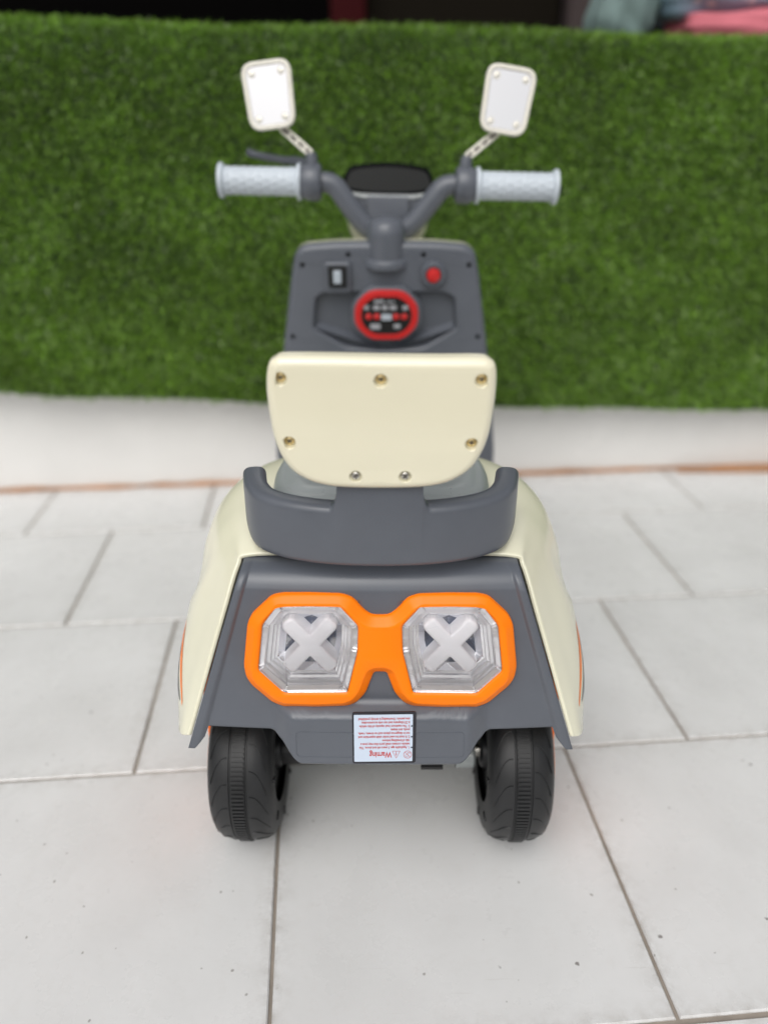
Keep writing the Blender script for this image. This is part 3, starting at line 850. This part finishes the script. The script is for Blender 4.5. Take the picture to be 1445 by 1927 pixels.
# ---- grab handle (U in plan)
mb = MB()
hp = [(0.0965, -0.010), (0.0945, -0.022), (0.0905, -0.038), (0.0810, -0.0535), (0.0620, -0.0655), (0.0350, -0.0730), (0.0, -0.0755)]
hp = hp + [(-x, y_) for x, y_ in reversed(hp[:-1])]
hpth = catmull(hp, 40); n = len(hpth)
ls = []
for i, p in enumerate(hpth):
    t = hpth[min(i + 1, n - 1)] - hpth[max(i - 1, 0)]; t /= np.linalg.norm(t); nr = np.array([t[1], -t[0]])
    e = min(i, n - 1 - i) / 5; f = smooth01(e, 0, 30)
    ax_ = abs(p[0]); rise = 0.0262 * (1 - math.sqrt(max(0.0, 1 - min(max((0.0335 - ax_) / 0.006, 0.0), 1.0) ** 2))) if ax_ > 0.0283 else 0.0270
    zt = 0.3682 + 0.0020 * (1 - f) + rise; zb = 0.3220 + 0.020 * (1 - smooth01(e, 2, 22))
    cap = float(np.interp(e, [0, 0.2, 0.6, 1.2, 2.0, 3.0], [0.20, 0.45, 0.70, 0.87, 0.96, 1.0]))
    hz = (zt - zb) / 2 * (0.75 + 0.25 * cap); zc = (zt + zb) / 2; hx = 0.0088 * cap
    sec = rrect(0, 0, hx, hz, min(0.0060, hx * 0.99), 6)
    ls.append([np.array([p[0] + nr[0] * a, p[1] + nr[1] * a, zc + b]) for a, b in sec])
mb.loops(ls, True, True, True)
mb.build('grab_handle', 'grey', T, 60)
# ---- backrest
KB = 0.9627
BF = Frame((0.0004, -0.090, 0.3848), (1, 0, 0), (0, -0.0995, 0.995))
ol = [(-0.0720, 0.0800), (-0.0698, 0.0909), (-0.0660, 0.0948), (-0.0595, 0.0963), (-0.029, 0.0962), (0.0, 0.0956), (0.035, 0.0953), (0.0610, 0.0953), (0.0690, 0.0938), (0.0730, 0.0880), (0.0737, 0.0695), (0.0718, 0.0438), (0.0675, 0.0270), (0.0607, 0.0150), (0.0502, 0.0064), (0.0385, 0.0020), (0.0240, 0.0), (0.0, -0.0006), (-0.0240, 0.0), (-0.0385, 0.0020), (-0.0502, 0.0064), (-0.0600, 0.0142), (-0.0665, 0.0258), (-0.0705, 0.0415), (-0.0722, 0.0640)]
ol = catmull(np.array(ol) * np.array([KB * 1.008, KB * 0.978]), 5, True)
deep = [(-0.0633, 0.0805), (0.0005, 0.0792), (0.0645, 0.0794), (-0.0603, 0.0357), (0.0607, 0.0347)]
shallow = [(-0.0167, 0.0103), (0.0169, 0.0102)]
deep = [tuple(np.array(c) * KB) for c in deep]; shallow = [tuple(np.array(c) * KB) for c in shallow]
hl = [(circle(c, 0.0043, 28), [(-0.0004, 0.0), (0, -0.0004), (0.0002, -0.0042)], True) for c in deep] + [(circle(c, 0.0041, 28), [(-0.0004, 0.0), (0, -0.0004), (0.0002, -0.0022)], True) for c in shallow]
mb = MB(); plate(mb, BF, ol, [(0.0012, -0.0105), (0.0, -0.0090), (0.0, -0.0065)] + quarter(0.0060, 0.0058, 0.0, 8)[1:], hl)
back = mb.build('backrest', 'cream', T, 40)
mb = MB(); plate(mb, BF, inset(ccw(ol), 0.0012), [(0.010, -0.0200), (0.004, -0.0192), (0.001, -0.0175), (0.0, -0.0150), (0.0, -0.0130), (0.0008, -0.0118)])
mb.build('backrest_front', 'cream', back, 40)
def screw(c, w, r, rot, fr, par, m='brass'):
    mb = MB(); O = fr(*c, w)
    mb.lathe([(0.0, r), (0.0007, r * 0.95), (0.0013, r * 0.72), (0.0015, r * 0.42), (0.0016, 0.0001)], O, fr.W, 20)
    for a in (rot, rot + math.pi / 2):
        X = fr.U * math.cos(a) + fr.V * math.sin(a)
        mb.box(O + fr.W * 0.00135, (r * 0.55, r * 0.13, 0.0004), 1, X=X, Y=np.cross(fr.W, X), Z=fr.W)  # raised dark bars stand in for the shade inside a cut cross slot
    mb.build('screw', [m, 'slot_shade'], par, 50)
for i, c in enumerate(deep): screw(c, -0.0041, 0.0032, 0.3 + i * 0.7, BF, back)
for i, c in enumerate(shallow): screw(c, -0.0021, 0.0033, 0.2 + i * 0.5, BF, back, 'steel')

# ---- floorboard and front shell
mb = MB()
fb = rounded([(-0.085, 0.20), (0.085, 0.20), (0.125, 0.30), (0.140, 0.42), (-0.140, 0.42), (-0.125, 0.30)], 0.02, 6)
plate(mb, Frame((0, 0, 0.10), (1, 0, 0), (0, 1, 0)), fb, [(0.004, 0), (0, 0.004), (0, 0.016), (0.002, 0.019), (0.006, 0.020)])
mb.build('floorboard', 'grey', T)

# ---- leg shield
A_ = R(8)
SF = Frame((0.002, 0.385, 0.48), (1, 0, 0), (0, -math.sin(A_), math.cos(A_)))
so = [(-0.1475, -0.375), (0.1475, -0.375), (0.1490, -0.272), (0.1390, -0.19), (0.1258, -0.109), (0.1120, -0.030), (0.1060, -0.004), (0.0960, 0.0050), (0.060, 0.0082), (0.0, 0.0090), (-0.060, 0.0082), (-0.0960, 0.0050), (-0.1060, -0.004), (-0.1120, -0.030), (-0.1258, -0.109), (-0.1390, -0.19), (-0.1490, -0.272)]
so = rounded(so, 0.012, 5)
pocket = rounded([(-0.072, -0.047), (0.072, -0.047), (0.086, -0.055), (0.091, -0.095), (0.050, -0.121), (0.0, -0.126), (-0.050, -0.121), (-0.091, -0.095), (-0.086, -0.055)], 0.006, 4)
sc_holes = [(-0.0433, -0.0045), (0.0448, -0.0045), (-0.0975, -0.0165), (0.0985, -0.0165), (-0.1145, -0.1045), (0.1145, -0.1045), (-0.129, -0.19), (0.129, -0.19)]
hh = [(pocket, [(0, 0.0), (0.002, -0.0015), (0.004, -0.010), (0.010, -0.030), (0.022, -0.034)], True)] + [(circle(c, 0.0030, 14), [(0, 0), (0.0002, -0.006)], True, 1) for c in sc_holes]
mb = MB(); plate(mb, SF, so, [(0.0, -0.012)] + quarter(0.007, 0.008, 0.0, 5), hh)
# raised lower lip of the pocket
shield = mb.build('leg_shield', ['grey', 'black'], T, 35)
mb = MB(); plate(mb, SF, inset(ccw(so), 0.0004), [(0.030, -0.052), (0.012, -0.045), (0.003, -0.033), (0.0, -0.020), (0.0, -0.0125)])
mb.build('front_shell', 'cream2', T, 40)
# two sloped ramps at the pocket's foot
mb = MB()
for s in (-1, 1):
    pts = [(s * 0.010, -0.119), (s * 0.085, -0.094), (s * 0.080, -0.078), (s * 0.012, -0.103)]
    a = [SF(p[0], p[1], w_) for p, w_ in zip(pts, (-0.001, -0.001, -0.033, -0.033))]
    mb.add(a, [(0, 1, 2, 3)])
mb.build('pocket_ramp', 'grey', shield, 30)
# rocker switch
mb = MB(); c = (-0.0560, -0.0300)
plate(mb, SF, rrect(*c, 0.0150, 0.0175, 0.003, 4), [(-0.001, -0.012), (0, 0.006), (0.0015, 0.0075)]); sw = mb.build('power_switch', 'grey', T)
mb = MB(); plate(mb, SF, rrect(c[0], c[1] + 0.002, 0.0110, 0.0125, 0.0015, 4), [(0, 0.0076), (0, 0.0095), (0.0008, 0.0105)]); mb.build('switch_frame', 'black', sw)
mb = MB(); plate(mb, SF, rrect(c[0], c[1] + 0.0025, 0.0045, 0.0075, 0.001, 3), [(0, 0.0107), (0, 0.0125), (0.0006, 0.013)]); mb.build('rocker', 'screen', sw)
# red push button
c = (0.0568, -0.0265)
mb = MB(); mb.lathe([(-0.008, 0.0155), (0.006, 0.0150), (0.008, 0.0135), (0.008, 0.0095), (0.006, 0.0085)], SF(*c), SF.W, 36); pb = mb.build('push_button', 'grey', T)
mb = MB(); mb.lathe([(0.0, 0.0082), (0.010, 0.0080), (0.0118, 0.0070), (0.0125, 0.0045), (0.0127, 0.0002)], SF(*c), SF.W, 32); mb.build('button_cap', 'red', pb)
# music panel: eight-sided with rounded corners
mcx, mcy = 0.0015, -0.0740
def oct8(hx, hy, k): return rounded([(mcx - hx + k, mcy - hy), (mcx + hx - k, mcy - hy), (mcx + hx, mcy - hy + k), (mcx + hx, mcy + hy - k), (mcx + hx - k, mcy + hy), (mcx - hx + k, mcy + hy), (mcx - hx, mcy + hy - k), (mcx - hx, mcy - hy + k)], 0.010, 6)
mb = MB(); plate(mb, SF, oct8(0.0425, 0.0345, 0.020), [(0.006, -0.034), (0.002, -0.004), (0, 0.004), (0.001, 0.007), (0.003, 0.008)]); mp_ = mb.build('music_panel', 'grey', T)
mb = MB(); plate(mb, SF, oct8(0.0385, 0.0305, 0.018), [(0, 0.008), (0, 0.010), (0.0015, 0.0118)], [(oct8(0.0305, 0.0230, 0.0135), [(0, 0.0118), (0.0005, 0.0095)], True, 1)], back=False); mb.build('panel_ring', ['red', 'panel_black'], mp_)
for i, dx in enumerate((-0.0215, -0.0115, 0.0115, 0.0215)):
    mb = MB(); plate(mb, SF, circle((mcx + dx, mcy - 0.0015), 0.0040, 16, 0.0036), [(0, 0.0096), (0, 0.0112), (0.0008, 0.0118)]); mb.build('panel_button', 'red', mp_)
mb = MB(); plate(mb, SF, rrect(mcx, mcy - 0.002, 0.0062, 0.0036, 0.0008, 3), [(0, 0.0096), (0, 0.0108)]); mb.build('panel_screen', 'screen', mp_)
mb = MB()
for dx, dy, hx, hy in ((-0.009, 0.0170, 0.006, 0.0016), (0.005, 0.0165, 0.005, 0.0009), (-0.024, 0.0095, 0.0028, 0.0026), (-0.012, 0.0095, 0.0040, 0.0026), (-0.002, 0.0095, 0.0034, 0.0028), (0.008, 0.0095, 0.0040, 0.0026), (0.0225, 0.0095, 0.0032, 0.0026), (-0.0135, -0.0140, 0.0060, 0.0032), (0.0130, -0.0135, 0.0040, 0.0024)):
    plate(mb, SF, rrect(mcx + dx, mcy + dy, hx, hy, 0.0008, 3), [(0, 0.0096), (0, 0.0100)], back=False)
mb.build('panel_print', 'print_grey', mp_, 0)
# ---- steering: everything above the shield leans a degree to the right
HB = Matrix.Translation((0.0055, 0.416, 0.5505)) @ Matrix.Rotation(R(1.1), 4, 'Y')
def hb(mb):
    mb.v = [tuple(HB @ Vector(p)) for p in mb.v]; return mb
SC = np.array([0, -math.sin(R(9)), math.cos(R(9))])
c0 = np.array([0.003, 0.400, 0.470])
mb = MB(); mb.lathe([(-0.006, 0.0232), (0.026, 0.0225), (0.031, 0.0225), (0.040, 0.020), (0.045, 0.014), (0.047, 0.0003)], c0, SC, 40, cap0=True); col_ = mb.build('steering_column', 'grey', T, 50)
mb = MB(); mb.lathe([(-0.007, 0.0275), (0.000, 0.0275), (0.002, 0.026), (0.003, 0.0232)], c0, SC, 40, cap0=True); mb.build('column_collar', 'grey', col_, 50)
# bar (local frame: x across, y forward, z up, origin at bar centre)
mb = MB()
for s in (-1, 1):
    pth = catmull([(s * 0.006, 0.004, -0.060), (s * 0.030, 0.002, -0.043), (s * 0.052, 0, -0.016), (s * 0.062, 0, -0.004), (s * 0.074, 0, 0.0), (s * 0.092, 0, 0.0)], 6)
    mb.tube(pth, 0.0118, 20)
bar = hb(mb).build('handlebar', 'grey', T, 60)
for s in (-1, 1):
    mb = MB(); mb.lathe([(0.0, 0.0150), (0.001, 0.0185), (0.004, 0.0205), (0.016, 0.0205), (0.020, 0.019), (0.0245, 0.0175), (0.0250, 0.011)], (s * 0.077, 0, 0), (s, 0, 0), 36)
    mb.tube([(s * 0.0885, 0, 0.012), (s * 0.0885, -0.001, 0.026), (s * 0.0895, -0.001, 0.031)], [0.0078, 0.0070, 0.0055], 16)
    hb(mb).build('bar_clamp', 'grey', bar, 50)
    mb = MB()
    pr = [(0.1010, 0.012), (0.1012, 0.0195), (0.1030, 0.0203), (0.1050, 0.0198), (0.1062, 0.0165)]
    for k in np.linspace(0, 1, 14): pr.append((0.108 + k * 0.080, 0.0152 - 0.0004 * k))
    pr += [(0.1900, 0.0165), (0.1915, 0.0190), (0.1935, 0.0195), (0.1955, 0.0188), (0.1962, 0.0165), (0.1962, 0.0002)]
    mb.lathe(pr, (0, 0, 0), (s, 0, 0), 40)
    # raised diamonds on the rubber
    for i in range(9):
        for j in range(12):
            t = 2 * math.pi * (j + 0.5 * (i % 2)) / 12; ax = s * (0.112 + i * 0.0092)
            rd = np.array([0, math.cos(t), math.sin(t)]); tg = np.array([0, -math.sin(t), math.cos(t)])
            o_ = rd * 0.0150
            b_ = [np.array([ax, 0, 0]) + o_ + np.array([s * dx, 0, 0]) + tg * dt + rd * dr for dx, dt, dr in ((0.0042, 0, 0), (0, 0.0037, 0), (-0.0042, 0, 0), (0, -0.0037, 0), (0.0030, 0, 0.0006), (0, 0.0026, 0.0006), (-0.0030, 0, 0.0006), (0, -0.0026, 0.0006))]
            mb.add(b_, [(0, 1, 5, 4), (1, 2, 6, 5), (2, 3, 7, 6), (3, 0, 4, 7), (4, 5, 6, 7)])
    hb(mb).build('grip', 'grip', T, 40)
# brake lever ahead of the left grip
mb = MB()
pth = catmull([(-0.088, 0.014, 0.010), (-0.102, 0.026, 0.020), (-0.130, 0.036, 0.0225), (-0.160, 0.034, 0.0275), (-0.168, 0.033, 0.031)], 5)
mb.tube(pth, [0.0055] * 8 + [0.0045] * (len(pth) - 8), 12); hb(mb).build('brake_lever', 'grey', T, 60)

# mirrors
for s in (-1, 1):
    tilt = R(7.5) * s
    cz = np.array([-0.1345 if s < 0 else 0.1305, -0.002, 0.0885])
    mb = MB()
    a, b = np.array([s * 0.0895, -0.001, 0.030]), np.array([s * 0.1230, 0.006, 0.0565])
    d = (b - a) / np.linalg.norm(b - a); nrm = np.cross(d, (0, 1, 0)); nrm /= np.linalg.norm(nrm)
    for e in (-1, 1): mb.tube([a + nrm * e * 0.0030, b + nrm * e * 0.0030], 0.0016, 8)
    for q in (0.0, 0.2, 0.45, 0.7, 1.0): mb.tube([a + (b - a) * q - nrm * 0.003, a + (b - a) * q + nrm * 0.003], 0.0017, 8)
    mb.box((a + b) / 2 + np.array([0, 0.0015, 0]), (np.linalg.norm(b - a) / 2, 0.0008, 0.0032), X=d, Y=(0, 1, 0), Z=nrm, mi=1)
    stalk = mb
    mo = rounded([(-0.0262, -0.0350), (0.0262, -0.0350), (0.0285, 0.0345), (-0.0285, 0.0345)], 0.0150, 9)
    yaw = R(-3) if s < 0 else R(0)
    MF = Frame(cz, (math.cos(tilt) * math.cos(yaw), math.sin(yaw), -math.sin(tilt)), (math.sin(tilt), 0.14, math.cos(tilt)))
    MF.V -= MF.U * np.dot(MF.U, MF.V); MF.V /= np.linalg.norm(MF.V); MF.W = np.cross(MF.U, MF.V)
    mb = MB(); plate(mb, MF, mo, [(0.010, -0.015), (0.004, -0.012), (0.001, -0.007), (0, -0.002), (0.0008, 0.0), (0.0020, 0.0006), (0.0036, 0.0)], [(inset(ccw(mo), 0.0042), [(0, 0.0), (0.0006, -0.0020)], True)], back=True)
    mir = hb(mb).build('mirror', 'mirror_frame', T, 50)
    hb(stalk).build('mirror_stalk', ['mirror_frame', 'taupe'], mir, 50)
    mb = MB(); gl = inset(ccw(mo), 0.0049)
    plate(mb, MF, gl, [(0, -0.0022), (0, -0.0012), (0.0005, -0.0009)]); hb(mb).build('mirror_glass', 'mirror', mir, 30)
    for u, v in ((-0.0165, 0.0225), (0.0165, 0.0225), (-0.0150, -0.0235), (0.0150, -0.0235)):
        mb = MB(); O = MF(u, v, -0.0010)
        mb.lathe([(0, 0.0040), (0.0012, 0.0040), (0.0017, 0.0033), (0.0010, 0.0022)], O, MF.W, 20); mb.lathe([(0.0009, 0.0023), (0.0014, 0.0001)], O, MF.W, 16, 1)
        hb(mb).build('mirror_screw', ['mirror_frame', 'steel'], mir, 50)

# instrument cluster and headlight bowl ahead of the bar
mb = MB()
IF = Frame((0.000, 0.040, -0.010), (1, 0, 0), (0, 0.35, 1))
go = catmull([(-0.054, 0.002), (-0.052, 0.020), (-0.040, 0.0290), (0.0, 0.0330), (0.040, 0.0290), (0.052, 0.020), (0.054, 0.002), (0.030, -0.004), (0.0, -0.005), (-0.030, -0.004)], 5, True)
plate(mb, IF, go, [(0.012, -0.03), (0.004, -0.022), (0, -0.01), (0.0, 0.002)] + [(0.0012, 0.004), (0.003, 0.0045), (0.0042, 0.001)])
clu = hb(mb).build('instrument_visor', 'gloss_black', T, 50)
mb = MB(); plate(mb, IF, [(-0.046, -0.006), (-0.030, -0.0095), (0.0, -0.0108), (0.030, -0.0095), (0.046, -0.006), (0.046, -0.003), (0.030, -0.0055), (0, -0.0066), (-0.030, -0.0055), (-0.046, -0.003)], [(0, -0.02), (0, 0.006)]); hb(mb).build('visor_trim', 'seat', clu, 40)
mb = MB()
hp2 = rounded([(-0.047, -0.012), (0.047, -0.012), (0.044, -0.040), (0.028, -0.058), (-0.028, -0.058), (-0.044, -0.040)], 0.010, 5)
IF2 = Frame((0.000, 0.036, 0.0), (1, 0, 0), (0, 0.12, 1))
plate(mb, IF2, hp2, [(0.0, -0.02), (0, -0.004), (0.001, -0.001), (0.004, 0.0)])
hous = hb(mb).build('bar_cover', 'grey', T, 45)
mb = MB(); plate(mb, IF2, rrect(0, -0.034, 0.0255, 0.018, 0.002, 4), [(0, -0.002), (0, 0.006), (0.0012, 0.0072)]); hb(mb).build('cover_plate', 'grey', hous, 45)
mb = MB(); mb.lathe([(-0.022, 0.046), (-0.008, 0.0500), (0.01, 0.0525), (0.040, 0.051), (0.052, 0.050), (0.056, 0.045)], (0.0, 0.078, -0.043), (0, 1, 0.06), 48, cap0=True); head = hb(mb).build('headlight_bowl', 'cream2', T, 50)
mb = MB(); mb.lathe([(0.054, 0.046), (0.060, 0.040), (0.066, 0.022), (0.068, 0.0003)], (0.0, 0.078, -0.043), (0, 1, 0.06), 48); hb(mb).build('headlight_lens', 'lens', head, 50)
# front mudguard
mb = MB(); ls = []
for t in np.linspace(R(-10), R(175), 24):
    hwid = 0.036 * (0.75 + 0.25 * math.sin(max(t, 0)))
    row = []
    for q in np.linspace(-1, 1, 13):
        r_ = 0.098 - 0.016 * abs(q) ** 2.5
        row.append((q * hwid, 0.545 + r_ * math.cos(t), RW + r_ * math.sin(t)))
    ls.append(row)
mb.loops(ls, closed=False); o = mb.build('front_mudguard', 'cream2', T, 60)
sol = o.modifiers.new('thick', 'SOLIDIFY'); sol.thickness = 0.003; sol.offset = -1
mb = MB()
for s in (-1, 1): mb.box((s * 0.040, 0.527, 0.130), (0.006, 0.010, 0.056), bev=0.004)
mb.box((0, 0.513, 0.19), (0.046, 0.014, 0.012), bev=0.005); mb.tube([(-0.046, 0.545, RW), (0.046, 0.545, RW)], 0.006, 12)
mb.tube([(0, 0.511, 0.19), (0, 0.430, 0.45)], 0.012, 16)
mb.build('front_fork', 'black', T)
